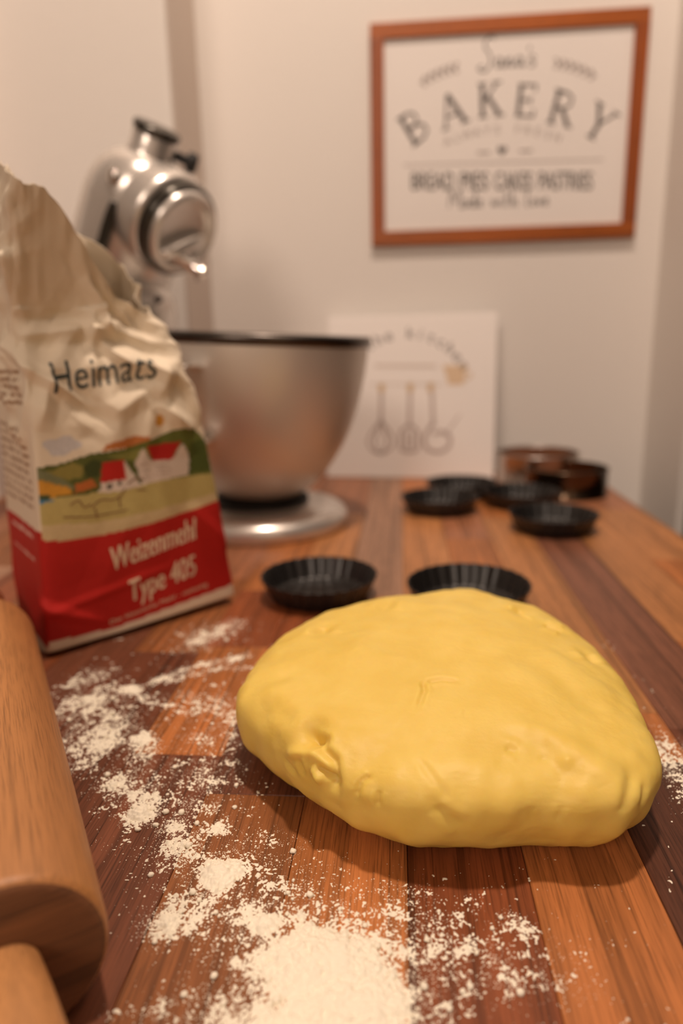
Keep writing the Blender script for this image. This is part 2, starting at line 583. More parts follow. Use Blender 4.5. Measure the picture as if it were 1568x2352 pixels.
def build_dough():
    NA, NB, NTOP = 620, 46, 160
    ang = np.linspace(-PI, PI, NA, endpoint=False)
    R = np.interp(ang, DG, DR)
    rings = []
    zb, h0 = .0275, .0535
    for i in range(NB):                    # underside up to the bulge
        t = i / NB * PI / 2
        q = .72 + .28 * math.sin(t)
        rings.append((np.full(NA, q), np.full(NA, zb * (1 - math.cos(t))), t - PI / 2))
    for i in range(NTOP):
        t = i / (NTOP - 1)
        psi = (t ** .85) * PI / 2
        q = math.cos(psi) ** .86
        z = zb + (h0 - zb) * math.sin(psi) ** .72
        rings.append((np.full(NA, q), np.full(NA, z), psi))
    P = np.zeros((len(rings), NA, 3))
    for i, (q, z, psi) in enumerate(rings):
        x = DC[0] + q * R * np.cos(ang)
        y = DC[1] + q * R * np.sin(ang)
        P[i, :, 0], P[i, :, 1] = x, y
        # the top falls gently towards the front and right
        tilt = 1 + .9 * (y - .315) * np.clip(z / h0, 0, 1) + -.55 * np.clip(x - .05, 0, 1) * np.clip(z / h0, 0, 1)
        P[i, :, 2] = z * tilt
    V = P.reshape(-1, 3)
    n = NA
    F = []
    for i in range(len(rings) - 1):
        for j in range(n):
            j2 = (j + 1) % n
            F.append((i * n + j, i * n + j2, (i + 1) * n + j2, (i + 1) * n + j))
    F.append([j for j in range(n)][::-1])
    # normals
    me = bpy.data.meshes.new('dough')
    me.from_pydata(V.tolist(), [], F)
    nr = np.zeros(len(V) * 3)
    me.vertices.foreach_get('normal', nr)
    nr = nr.reshape(-1, 3)
    # broad, uneven hand-formed surface
    d = np.zeros(len(V))
    for i, v in enumerate(V):
        p = Vector(v)
        d[i] = .0020 * mnoise.noise(p * 30) + .0007 * mnoise.noise(p * 75 + Vector((5, 1, 2))) + .00016 * mnoise.noise(p * 210) + .00007 * mnoise.noise(p * 700)
        # pinched, lumpy rim
        d[i] += .0012 * mnoise.noise(Vector((v[0] * 110, v[1] * 110, v[2] * 60))) * min(1, max(0, (math.hypot(v[0] - DC[0], v[1] - DC[1]) - .06) / .04))
    fade = np.clip((V[:, 2]) / .004, 0, 1)
    d *= fade
    for line, depth, wd, lip in DOUGH_FEATURES:
        L = np.array(line)
        best = np.full(len(V), 9.0)
        tt = np.zeros(len(V))
        tot = len(L) - 1 if len(L) > 1 else 1
        if len(L) == 1:
            best = np.linalg.norm(V - L[0], axis=1)
            tt[:] = .5
        for k in range(len(L) - 1):
            a, b = L[k], L[k + 1]
            ab = b - a
            t = np.clip(((V - a) @ ab) / (ab @ ab), 0, 1)
            dd = np.linalg.norm(V - (a + t[:, None] * ab), axis=1)
            upd = dd < best
            best[upd] = dd[upd]
            tt[upd] = (k + t[upd]) / tot
        taper = np.clip(np.minimum(tt, 1 - tt) * 5 + .25, 0, 1) if len(L) > 1 else 1
        d += taper * (-depth * np.exp(-(best / wd) ** 2) + lip * np.exp(-((best - 2.0 * wd) / (1.1 * wd)) ** 2))
    V2 = V + nr * d[:, None]
    V2[:, 2] = np.maximum(V2[:, 2], 0.0003)
    me.vertices.foreach_set('co', V2.reshape(-1))
    me.update()
    me.polygons.foreach_set('use_smooth', [True] * len(me.polygons))
    me.materials.append(M['dough'])
    o = bpy.data.objects.new('dough', me)
    o['label'] = 'large flattened lump of yellow shortcrust dough on the floured table'
    o['category'] = 'dough'
    link(o)
    return o


md = mat('yellow_dough', (.78, .56, .13), .48, 0, .35)
vary(md, (.765, .550, .115), (.805, .600, .148), 55, .35, .65)
NT(md)[3].inputs['Subsurface Weight'].default_value = .45
NT(md)[3].inputs['Subsurface Radius'].default_value = (1.0, .55, .15)
NT(md)[3].inputs['Subsurface Scale'].default_value = .006
add_bump(md, 420, .14, .0008, 5)
M['dough'] = md
dough = build_dough()

# ------------------------------------------------------------------ rolling pin
pin = empty('rolling_pin', (-.1092, .1472, 0), 'beech wood rolling pin lying on the floured table beside the flour bag', 'rolling pin', math.radians(33))
PR = .0275
prof = [(.0001, 0), (.012, 0), (PR - .0035, .0001), (PR - .0014, .0006), (PR - .0004, .0018), (PR, .004)]
prof += [(PR, .004 + .25 * i / 12) for i in range(1, 13)]
prof += [(PR - .0008, .2585), (PR - .003, .2615), (PR - .007, .264), (.012, .265), (.0001, .265)]
o = lathe('barrel', [(r, z) for r, z in prof], None, pin, 96)
# the grain axis is local y: lay the lathe down
for v in o.data.vertices:
    x, y, z = v.co
    v.co = (x, z, y + PR)
o.data.flip_normals()
o.data.materials.append(M['beech'])
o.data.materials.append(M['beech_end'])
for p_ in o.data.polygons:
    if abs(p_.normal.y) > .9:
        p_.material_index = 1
hp = [(.0085, 0), (.0092, .004), (.0105, .012), (.0128, .028), (.0140, .045), (.0138, .062), (.0122, .078), (.0085, .088), (.004, .0915), (.0001, .092)]
for s, y0 in ((-1, .0), (1, .265)):
    o = lathe('handle', hp, None, pin, 48)
    for v in o.data.vertices:
        x, y, z = v.co
        v.co = (x, y0 + s * z, y + PR)
    if s > 0:
        o.data.flip_normals()
    o.data.materials.append(M['beech_handle'])

# ------------------------------------------------------------------ paper flour bag
BAG_C, BAG_A = Vector((-.1795, .449, 0)), math.radians(45.855)
bag = empty('flour_bag', BAG_C, 'open crumpled paper flour bag with red band and painted farm, beside the mixer', 'flour bag', BAG_A)


def interp(z, zs, vs):
    return np.interp(z, zs, vs)


def ridge_bag():
    NS, NZ = 392, 250
    u = np.linspace(0, 4, NS, endpoint=False)
    uf = u % 1
    side = u.astype(int)
    topk_u = [0, .30, .50, .66, .80, .92, 1.0, 1.25, 1.5, 1.75, 2.0, 2.12, 2.3, 2.42, 2.6, 2.78, 2.92, 3.0, 3.5, 4.0]
    topk_z = [.287, .281, .266, .244, .231, .222, .219, .224, .238, .250, .256, .268, .271, .283, .287, .298, .312, .302, .300, .287]
    T = np.interp(u, topk_u, topk_z)
    T = np.convolve(np.concatenate([T[-6:], T, T[:6]]), np.ones(13) / 13, 'valid')
    rag = .003 * (vnoise2(u * 9, u * 0, 3) - .5) + .002 * (vnoise2(u * 24, u * 0, 4) - .5)
    v = np.linspace(0, 1, NZ)
    P = np.zeros((NZ, NS, 3))
    for i, vv in enumerate(v):
        z = vv * T + rag * vv ** 12
        xl = interp(z, [0, .13, .2, .3], [-.0735, -.0680, -.067, -.068])
        xr = interp(z, [0, .0855, .1355, .176, .200, .217, .26, .3], [.0735, .0610, .0520, .0405, .030, .0195, .004, -.004])
        xbr = interp(z, [0, .0855, .15, .20, .22, .257, .3], [.066, .060, .052, .042, .034, .020, -.010])
        xbl = interp(z, [0, .13, .2, .3], [-.066, -.062, -.062, -.058])
        yf = interp(z, [0, .0012, .003, .08, .15, .185, .200, .215, .25, .29], [.010, .0030, .0000, -.005, -.007, -.004, .007, .009, -.009, -.030])
        yb = interp(z, [0, .08, .16, .22, .26, .31], [.085, .092, .085, .055, .042, .034])
        x = np.where(side == 0, xl + uf * (xr - xl), np.where(side == 1, xr + uf * (xbr - xr), np.where(side == 2, xbr + uf * (xbl - xbr), xbl + uf * (xl - xbl))))
        y = np.where(side == 0, yf, np.where(side == 1, yf + uf * (yb - yf), np.where(side == 2, yb, yb + uf * (yf - yb))))
        P[i, :, 0], P[i, :, 1], P[i, :, 2] = x, y, z
    # round the four upright edges
    k = np.exp(-.5 * (np.arange(-9, 10) / 3.4) ** 2)
    k /= k.sum()
    for c in (0, 1):
        ext = np.concatenate([P[:, -9:, c], P[:, :, c], P[:, :9, c]], axis=1)
        P[:, :, c] = np.apply_along_axis(lambda r: np.convolve(r, k, 'valid'), 1, ext)
    # the base lifts off the table towards the right
    P[:, :, 2] += np.clip(1 - P[:, :, 2] / .08, 0, 1) * .035 * np.clip(P[:, :, 0] + .02, 0, 1) + .0012
    # paper folds: tent-shaped ridges laid over the sheet
    s = u * .1145
    Sg, Zg = np.meshgrid(s, v)
    Zm = P[:, :, 2]
    d = np.zeros_like(Zm)
    r = np.random.default_rng(21)

    def fold(cs, cz, ang, A, wd, ln):
        ds = (Sg - cs + .229) % .458 - .229
        dz = Zm - cz
        n = -ds * math.sin(ang) + dz * math.cos(ang)
        t = ds * math.cos(ang) + dz * math.sin(ang)
        return A * np.clip(1 - np.abs(n) / wd, 0, 1) * np.clip(1 - (t / ln) ** 2, 0, 1)
    for _ in range(210):
        cz = r.uniform(.142, .30)
        d += fold(r.uniform(0, .458), cz, r.uniform(0, PI), r.uniform(-.0048, .0062) * (.55 + .45 * min(1, (cz - .13) / .05)), r.uniform(.005, .013), r.uniform(.012, .036))
    d *= np.where((Sg < .085) & (Zm > .222), .45, 1.0)
    for _ in range(34):
        d += fold(r.uniform(0, .458), r.uniform(.0, .14), r.uniform(-.5, .5) + r.choice([0, PI / 2]), r.uniform(-.0010, .0011), r.uniform(.008, .02), r.uniform(.02, .06))
    fx = lambda x: (x + .073) / .146 * .1145  # front x -> s, near the base width
    fs = lambda x, z: (x + .067) / (float(interp(z, [0, .0855, .1355, .176, .200, .217, .26, .3], [.0735, .0610, .0520, .0405, .030, .0195, .004, -.004])) + .067) * .1145
    # ledge where the flour ends, the upright tear fold, creases in the lower band
    for x0, z0, a, A, wd, ln in ((-.046, .207, .05, .0075, .008, .026), (-.012, .209, .25, .0065, .008, .024), (.010, .203, -.3, .006, .008, .02),
                                 (-.0165, .221, 1.95, .0085, .006, .022), (-.006, .193, 2.3, .007, .008, .022), (.012, .186, 2.5, .007, .009, .02), (.022, .176, .9, .006, .008, .018),
                                 (-.056, .170, 1.2, .005, .009, .022), (-.030, .160, -.7, -.005, .010, .02), (.0, .165, .5, .0055, .009, .022), (.026, .152, 2.4, .005, .008, .018),
                                 (-.058, .030, -.55, .0028, .006, .032), (.052, .066, -1.0, .0022, .008, .026), (-.030, .036, .18, .0012, .005, .05)):
        d += fold(fs(x0, z0), z0, a, A, wd, ln)
    damp = np.clip(Zm / .012, 0, 1)
    d *= damp
    ds_ = np.roll(P, -1, axis=1) - np.roll(P, 1, axis=1)
    nx, ny = ds_[:, :, 1], -ds_[:, :, 0]
    ll = np.hypot(nx, ny) + 1e-9
    P[:, :, 0] += d * nx / ll
    P[:, :, 1] += d * ny / ll
    # folds also shift the sheet up and down a little, so rims are ragged
    P[:, :, 2] += .25 * d * np.clip((Zm - .14) / .05, 0, 1)
    return P


BP = ridge_bag()
NZB, NSB = BP.shape[:2]
bagF = [(i * NSB + j, i * NSB + (j + 1) % NSB, (i + 1) * NSB + (j + 1) % NSB, (i + 1) * NSB + j) for i in range(NZB - 1) for j in range(NSB)]
bagF.append(list(range(NSB))[::-1])
bagV = BP.reshape(-1, 3)


def inside(poly, x, z):
    c = np.zeros(x.shape, bool)
    n = len(poly)
    for i in range(n):
        (x1, z1), (x2, z2) = poly[i], poly[(i + 1) % n]
        if abs(z2 - z1) < 1e-9:
            continue
        cross = ((z1 > z) != (z2 > z)) & (x < (x2 - x1) * (z - z1) / (z2 - z1) + x1)
        c ^= cross
    return c


def paint_bag():
    x, y, z = bagV[:, 0], bagV[:, 1], bagV[:, 2]
    j = np.arange(len(bagV)) % NSB
    uu = j / NSB * 4
    front = (uu < 1.02)
    col = np.ones((len(bagV), 3)) * np.array([.80, .70, .55])
    n = fbm2(x * 900, z * 900 + y * 700, 5, 3)
    wob = .0012 * (fbm2(x * 160, z * 160, 8, 2) - .5)
    redtop = np.interp(x, [-.09, -.072, -.058, -.030, .006, .055, .08], [.0867, .0816, .0787, .0773, .0787, .0858, .088])
    redbot = np.interp(x, [-.09, -.078, -.026, .069, .08], [.013, .0115, .0085, .0165, .0175])
    red = (z < np.where(uu < 1.4, redtop, np.where(uu < 3, .086, .086))) & (z > np.where(front, redbot, .008))
    G = lambda l, c, jit=.12: paint.append((l, np.array(c), jit))
    paint = []
    G([(-.0725, .1097), (-.0469, .1073), (-.025, .1061), (.0023, .1067), (.0214, .1088), (.057, .1079), (.062, .0845), (.0059, .0775), (-.0303, .0762), (-.0735, .081)], (.50, .41, .155))
    G([(-.073, .0915), (-.030, .0865), (.010, .0875), (.060, .093), (.062, .084), (.006, .076), (-.031, .075), (-.074, .080)], (.60, .47, .26))
    G([(-.0680, .1273), (-.054, .1278), (-.0334, .1318), (-.0199, .1324), (-.0013, .1326), (-.0002, .1059), (-.0305, .107), (-.0317, .1061), (-.070, .1075)], (.10, .115, .028))
    G([(-.062, .124), (-.045, .1275), (-.037, .1245), (-.040, .118), (-.050, .117)], (.27, .23, .06))
    G([(-.0255, .133), (-.0217, .137), (-.0029, .1407), (.0067, .1398), (.0088, .1361), (-.0071, .1332)], (.55, .20, .06))
    G([(-.0247, .1296), (-.0035, .134), (.0114, .1382), (.0269, .1431), (.0425, .1417), (.0520, .1307), (.0556, .1081), (.0357, .108), (0, .1082), (-.0034, .1226)], (.13, .155, .035))
    G([(-.022, .129), (-.0035, .131), (.012, .133), (.012, .128), (-.004, .124)], (.24, .24, .06))
    G([(.0377, .132), (.0500, .1333), (.0540, .1096), (.0359, .1104)], (.075, .10, .022))
    G([(-.0385, .1247), (-.0316, .1283), (-.0263, .1254), (-.0295, .1169), (-.0372, .1169)], (.05, .065, .018))
    G([(-.0676, .1271), (-.0549, .1204), (-.0443, .1113), (-.0486, .1114), (-.0686, .1199)], (.19, .20, .10))
    G([(-.0686, .1199), (-.0484, .113), (-.0468, .1084), (-.0702, .1074)], (.62, .30, .04))
    G([(-.0702, .1105), (-.062, .1095), (-.060, .107), (-.070, .106)], (.06, .09, .04))
    G([(-.0446, .114), (-.034, .116), (-.031, .110), (-.046, .108)], (.48, .14, .035))
    G([(-.0698, .1070), (-.0566, .1060), (-.070, .1042)], (.05, .22, .40))
    G([(-.0289, .1118), (-.011, .1121), (-.0114, .1258), (-.0034, .111), (-.0002, .1065), (-.0159, .1048), (-.0295, .1057)], (.72, .62, .54), .06)
    G([(-.0263, .1254), (-.0114, .1258), (-.0110, .1121), (-.0288, .1124)], (.50, .022, .016), .06)
    G([(-.0245, .1105), (-.0205, .1108), (-.0205, .1075), (-.0245, .1070)], (.10, .08, .06), 0)
    G([(-.0175, .1112), (-.0145, .1114), (-.0145, .1085), (-.0175, .1080)], (.10, .08, .06), 0)
    G([(-.0034, .1226), (.0023, .1322), (.0075, .1224), (.0238, .1216), (.0312, .1326), (.037, .1236), (.0358, .1092), (-.0001, .1071)], (.70, .60, .52), .06)
    G([(.0048, .1331), (.0300, .1339), (.0238, .1216), (.0087, .1222)], (.48, .022, .018), .06)
    for k in range(3):
        G([(.010, .119 - .003 * k), (.022, .1186 - .003 * k), (.022, .1178 - .003 * k), (.010, .1182 - .003 * k)], (.45, .33, .28), 0)
        G([(-.001, .121 - .004 * k), (.006, .1206 - .004 * k), (.006, .1198 - .004 * k), (-.001, .1202 - .004 * k)], (.48, .38, .33), 0)
    G([(.0110, .1474), (.0135, .1535), (.0160, .1545), (.0182, .1500), (.0180, .1467), (.0145, .1448)], (.62, .30, .05), .05)
    for cx, cz, rr in ((-.057, .1405, .006), (-.048, .1425, .005), (-.043, .139, .005), (-.052, .137, .007)):
        q = [(cx + rr * math.cos(a), cz + .6 * rr * math.sin(a)) for a in np.linspace(0, 2 * PI, 14)[:-1]]
        G(q, (.60, .58, .58), .12)
    fr = front
    for poly, c, jit in paint:
        mk = fr & inside(poly, x + wob, z + wob)
        col[mk] = c * (1 + jit * 2 * (n[mk, None] - .5))
    col[red] = np.array([.47, .017, .013]) * (1 + .12 * (n[red, None] - .5))
    # rows of small print on the left side face
    lf = (uu > 3.05) & (uu < 3.86)
    for zz in np.concatenate([np.arange(.166, .187, .0047), np.arange(.100, .152, .0055)]):
        ln = lf & (np.abs(z - zz) < .0011) & (vnoise2(uu * 60, z * 0 + zz * 900, 9) > .30)
        col[ln] = (.36, .22, .13)
    rl = (uu > 3.2) & (uu < 3.8) & ((np.abs(z - .0795) < .0013) | (np.abs(z - .064) < .0009))
    col[rl] = (.72, .42, .36)
    return col


bagcol = paint_bag()
M['paper'] = attr_mat('printed_paper', 'print', .62, .28)
add_bump(M['paper'], 260, .12, .0012, 3)
sack = mesh_obj('paper_sack', bagV, bagF, M['paper'], bag, True)
ca = sack.data.color_attributes.new('print', 'FLOAT_COLOR', 'POINT')
ca.data.foreach_set('color', np.concatenate([bagcol, np.ones((len(bagcol), 1))], axis=1).astype(np.float32).reshape(-1))
sd = sack.modifiers.new('paper', 'SOLIDIFY')
sd.thickness = .0004
sd.offset = -1
from mathutils.bvhtree import BVHTree
BAGT = BVHTree.FromPolygons([tuple(v) for v in bagV], bagF)


def on_bag(name, VF, material, label=None):
    """Lay flat print (x, z) on the front of the sack."""
    V, F = VF
    bm = bmesh.new()
    vs = [bm.verts.new((a, 0, b)) for a, b in V]
    for f in F:
        try:
            bm.faces.new([vs[i] for i in f])
        except ValueError:
            pass
    bmesh.ops.triangulate(bm, faces=bm.faces[:])
    for _ in range(3):
        es = [e for e in bm.edges if e.calc_length() > .0022]
        if not es:
            break
        bmesh.ops.subdivide_edges(bm, edges=es, cuts=1)
        bmesh.ops.triangulate(bm, faces=bm.faces[:])
    for v_ in bm.verts:
        hit = BAGT.ray_cast(Vector((v_.co.x, -.15, v_.co.z)), Vector((0, 1, 0)))
        v_.co.y = (hit[0].y if hit[0] else 0) - .00035
    o = bm_obj(name, bm, material, bag)
    if label:
        o['label'] = label
    return o


M['teal_ink'] = mat('dark_teal_ink', (.035, .055, .060), .6)
M['cream_ink'] = mat('cream_print', (.80, .62, .44), .6)
M['brown_ink'] = mat('brown_ink', (.22, .11, .05), .6)


def fitted(s, x0, z0, x1, h, slope, bold=0.0):
    """Text scaled to run from x0 to x1 with glyph height h, sheared along `slope`."""
    V, F = text_geom(s, 1, 1, 'LEFT')
    mx, mn = max(p[0] for p in V), min(p[0] for p in V)
    my = .72
    out = []
    for a, b in V:
        X = x0 + (a - mn) / (mx - mn) * (x1 - x0)
        out.append((X, z0 + b / my * h + slope * (X - x0)))
    if bold:
        n0 = len(out)
        out = out + [(x_ + bold, z_) for x_, z_ in out]
        F = F + [tuple(i_ + n0 for i_ in f_) for f_ in F]
    return out, F


on_bag('lettering', fitted('Weizenmehl', -.0270, .0505, .0378, .0175, .155, .0007), M['cream_ink'], 'cream word Weizenmehl on the red band')
on_bag('lettering', fitted('Type 405', -.0155, .0245, .0368, .0170, .155, .0007), M['cream_ink'], 'cream words Type 405 on the red band')
on_bag('lettering', fitted('Das klassische Mehl - vielseitig', -.0305, .0120, .0470, .0035, .118), M['cream_ink'], 'small cream line of print')
on_bag('lettering', fitted('Heimats', -.0520, .1715, .0150, .0195, .10), M['teal_ink'], 'dark teal lettering on white paper')
sk = Flat()
for pts in ([(-.050, .101), (-.044, .103), (-.041, .098), (-.036, .0995)], [(-.036, .097), (-.030, .101), (-.022, .100), (-.016, .102), (-.012, .106)],
            [(-.034, .096), (-.033, .089)], [(-.017, .101), (-.017, .094)], [(-.010, .109), (-.004, .112), (.002, .110)], [(-.004, .104), (.003, .103)], [(-.055, .094), (-.035, .091), (-.012, .0915)]):
    sk.stroke(pts, .0009)
on_bag('farm_sketch', (sk.V, sk.F), M['brown_ink'], 'brown sketch lines of the printed field')

# ------------------------------------------------------------------ stand mixer
FD = Vector((.88, -.475, 0)).normalized()
BC = Vector((-.160, .755, 0))
mixer = empty('stand_mixer', BC, 'silver stand mixer with its head tilted up, behind the flour bag', 'mixer')


def loft(name, sections, material, parent, seg=48, power=2.4, cap=True, subs=0):
    """sections: (centre, axis_a, axis_b, a, b_plus, b_minus)."""
    V, F = [], []
    for c, A, B, a, bp, bmn in sections:
        for k in range(seg):
            q = 2 * PI * k / seg
            cx, sx = math.cos(q), math.sin(q)
            px = math.copysign(abs(cx) ** (2 / power), cx)
            py = math.copysign(abs(sx) ** (2 / power), sx)
            V.append(c + A * (a * px) + B * ((bp if py > 0 else bmn) * py))
    n = len(sections)
    for i in range(n - 1):
        for k in range(seg):
            k2 = (k + 1) % seg
            F.append((i * seg + k, i * seg + k2, (i + 1) * seg + k2, (i + 1) * seg + k))
    if cap:
        F.append(list(range(seg))[::-1])
        F.append([(n - 1) * seg + k for k in range(seg)])
    o = mesh_obj(name, V, F, material, parent, True)
    bm = bmesh.new()
    bm.from_mesh(o.data)
    bmesh.ops.recalc_face_normals(bm, faces=bm.faces)
    bm.to_mesh(o.data)
    bm.free()
    return o


SIDE = Vector((-FD.y, FD.x, 0))
UPZ = Vector((0, 0, 1))


def hull_outline(r1, r2, ln, n=40):
    """Outline round a circle r1 at the bowl and a circle r2 at -FD*ln."""
    out = []
    b = math.asin((r1 - r2) / ln) if r1 != r2 else 0
    for k in range(n + 1):
        a = -(PI / 2 + b) + (PI + 2 * b) * k / n
        out.append(FD * (r1 * math.cos(a)) + SIDE * (r1 * math.sin(a)))
    for k in range(n + 1):
        a = (PI / 2 + b) + (PI - 2 * b) * k / n
        out.append(FD * (r2 * math.cos(a) - ln) + SIDE * (r2 * math.sin(a)))
    return out


V, F = [], []
lev = [(0.0, -.004), (.0015, -.001), (.005, 0.0)] + [(.008 + .0165 * math.sin(t), -.024 * (1 - math.cos(t))) for t in np.linspace(.1, PI / 2, 14)] + [(.0262, -.036), (.0272, -.05)]
for z, off in lev:
    for p in hull_outline(.101 + off, .080 + off, .175):
        V.append(p + UPZ * z)
n = len(V) // len(lev)
for i in range(len(lev) - 1):
    for k in range(n):
        F.append((i * n + k, i * n + (k + 1) % n, (i + 1) * n + (k + 1) % n, (i + 1) * n + k))
F.append(list(range(n))[::-1])
F.append([(len(lev) - 1) * n + k for k in range(n)])
mesh_obj('base', V, F, M['silver'], mixer, True)
lathe('bowl_seat', [(.0001, .0271), (.056, .0271), (.056, .031), (.053, .0325), (.050, .0322), (.049, .030), (.0001, .030)], M['rubber'], mixer, 64)

# column
secs = []
CB = -FD * .190
for z, dx, a, b in ((.018, 0, .074, .056), (.035, 0, .070, .054), (.060, -.004, .058, .050), (.10, -.008, .049, .047), (.15, -.008, .045, .046), (.20, -.003, .045, .048), (.235, .002, .048, .051), (.258, .002, .046, .050), (.272, .0, .036, .043), (.277, 0, .018, .028)):
    secs.append((CB + FD * dx + UPZ * z, FD, SIDE, a, b, b))
loft('column', secs, M['silver'], mixer)
for s in (-1,):
    V, F = tube_geom([CB + FD * .012 + UPZ * .262 + SIDE * (s * .040), CB + FD * .012 + UPZ * .262 + SIDE * (s * .056)], [.0055, .0055], 20)
    mesh_obj('hinge_pin', V, F, M['steel_dark'], mixer)
    V, F = tube_geom([CB + FD * .047 + UPZ * .255, CB + FD * .052 + UPZ * .256], [.0045, .0045], 16)
    mesh_obj('lock_screw', V, F, M['steel_dark'], mixer)

# tilted head: A runs to the nose, N points out of the underside
TH = math.radians(60)
A = FD * math.cos(TH) + UPZ * math.sin(TH)
Nn = FD * math.sin(TH) - UPZ * math.cos(TH)
DISC = Vector((-.239, .805, .322)) - BC
HC = DISC - Nn * .083
hs = []
for t, a, hu, hd in ((-.205, .012, .012, .010), (-.203, .026, .025, .020), (-.196, .040, .036, .030), (-.180, .051, .047, .038), (-.15, .059, .056, .043), (-.10, .063, .061, .046), (-.05, .063, .062, .048), (0, .061, .061, .049), (.016, .058, .058, .049), (.031, .053, .053, .047), (.042, .045, .046, .042), (.050, .036, .038, .036), (.055, .024, .028, .027), (.057, .010, .012, .012)):
    hs.append((HC + A * t, SIDE, -Nn, a, hu, hd))
head = loft('head', hs, M['silver'], mixer, 56, 2.3)


def along(name, base, axis, prof, material, parent, seg=48):
    """Lathe profile (r, h) along `axis` from `base`."""
    o = lathe(name, prof, material, parent, seg)
    q = Vector((0, 0, 1)).rotation_difference(axis)
    for v_ in o.data.vertices:
        v_.co = q @ v_.co + base
    return o


# dark trim strip on the side of the head
V, F = [], []
for k in range(25):
    t = -.165 + .170 * k / 24
    a = float(np.interp(t, [-.18, -.15, -.10, -.05, 0, .03], [.051, .059, .063, .063, .061, .058])) * .965
    wd = .008 * math.sqrt(max(.02, 1 - abs((k - 12) / 12.2) ** 6))
    for s_, off in ((-wd, -.001), (-wd, .0016), (wd, .0016), (wd, -.001)):
        V.append(HC + A * t - SIDE * (a + off) * 1 + Nn * (.026 + s_))
for k in range(24):
    for q in range(3):
        F.append((k * 4 + q, k * 4 + q + 1, k * 4 + 4 + q + 1, k * 4 + 4 + q))
F += [(0, 1, 2, 3), (99, 98, 97, 96)]
mesh_obj('trim_strip', V, F, M['darkband'], mixer, False)
# collar and planetary disc on the underside
along('collar', HC + Nn * .030, Nn, [(.0575, 0), (.0575, .022), (.0560, .028), (.0535, .0305), (.050, .031)], M['silver'], mixer, 64)
along('drip_ring', HC + Nn * .060, Nn, [(.050, 0), (.0520, .002), (.0520, .013), (.0505, .0155), (.0465, .016), (.0460, .012)], M['darkband'], mixer, 64)
pl = along('planetary_disc', HC + Nn * .064, Nn, [(.0470, 0), (.0468, .014), (.0445, .0185), (.0400, .0195), (.0370, .0170), (.0355, .0125), (.030, .0115), (.0001, .0115)], M['silver'], mixer, 64)
bm = bmesh.new()
bmesh.ops.create_uvsphere(bm, u_segments=24, v_segments=12, radius=1)
o = bm_obj('planetary_bar', bm, M['silver'], mixer, True)
dirb = (A * .45 + FD.cross(UPZ) * 0 + SIDE * .9).normalized()
dirc = Nn.cross(dirb)
for v_ in o.data.vertices:
    x, y, z = v_.co
    sg = lambda q: math.copysign(abs(q) ** .7, q)
    v_.co = DISC + Nn * (-.004) - A * .013 + dirb * (.032 * sg(x)) + dirc * (.0095 * sg(y)) + Nn * (.012 * sg(z))
V, F = tube_geom([DISC - Nn * .010 - A * .026, DISC + Nn * .004 - A * .026, DISC + Nn * .0045 - A * .026, DISC + Nn * .040 - A * .026, DISC + Nn * .043 - A * .026], [.0095, .0095, .0065, .0065, .0048], 24)
sh = mesh_obj('beater_shaft', V, F, M['chrome'], mixer)
V, F = tube_geom([DISC + Nn * .028 - A * .026 - dirc * .015, DISC + Nn * .028 - A * .026 + dirc * .015], .0026, 12)
mesh_obj('cross_pin', V, F, M['chrome'], sh)
# attachment hub on the nose
hb = HC + A * .042 - Nn * .004
along('attachment_hub', hb, A, [(.034, 0), (.028, .012), (.0255, .018), (.0255, .032), (.024, .034), (.0001, .034)], M['silver'], mixer, 48)
along('hub_cover', hb + A * .034, A, [(.0245, 0), (.0265, .002), (.0265, .007), (.0245, .009), (.0001, .0095)], M['darkband'], mixer, 48)
kd = Vector((.954, .30, -.12))
kd = (kd - A * kd.dot(A)).normalized()
along('hub_knob', hb + A * .022 + kd * .022, kd, [(.0055, 0), (.0055, .016), (.0100, .017), (.0110, .020), (.0110, .026), (.0090, .029), (.0001, .0295)], M['rubber'], mixer, 32)
along('release_button', HC + A * .026 - SIDE * .0535 + Nn * .012, -SIDE, [(.008, 0), (.008, .004), (.0065, .006), (.0001, .0065)], M['chrome'], mixer, 24)

# ------------------------------------------------------------------ mixing bowl (sits in the mixer's base)
bowl = empty('mixing_bowl', BC + Vector((0, 0, .0325)), 'large brushed steel mixing bowl with rim darkened for its reflection standing in the mixer base', 'bowl')
bowl.rotation_euler = (math.radians(.6), math.radians(3.2), 0)
op = [(.0440, .003), (.0500, .0085), (.0600, .0155), (.0760, .0335), (.0870, .0510), (.0960, .069), (.1035, .089), (.1095, .112), (.1140, .137), (.1165, .160), (.1172, .175)]
op = [(p.x, p.y) for p in smooth_path([(r, z, 0) for r, z in op], 5)]
ip = [(r - .0013, z + .0009) for r, z in op][::-1]
lathe('shell', [(.0001, .003)] + op + ip + [(.0001, .0042)], M['steel'], bowl, 96)
lathe('rim', [(.1158, .1690), (.1182, .1688), (.1206, .1725), (.1208, .1765), (.1186, .1800), (.1160, .1792), (.1152, .176), (.1158, .1690)], M['steel_dark'], bowl, 96)  # dark metal puts the rim's dark reflection into its colour
lathe('foot_ring', [(.0001, 0), (.0455, 0), (.0470, .0015), (.0470, .0060), (.0455, .0085), (.0435, .0085)], M['rubber'], bowl, 64)
ha = math.radians(-111)
hd = Vector((math.cos(ha), math.sin(ha), 0))
hw = Vector((-hd.y, hd.x, 0))
hp_ = smooth_path([hd * .1140 + UPZ * .146, hd * .130 + UPZ * .149, hd * .146 + UPZ * .145, hd * .154 + UPZ * .129, hd * .150 + UPZ * .106, hd * .137 + UPZ * .086, hd * .117 + UPZ * .074, hd * .1000 + UPZ * .0775], 6)
V, F = [], []
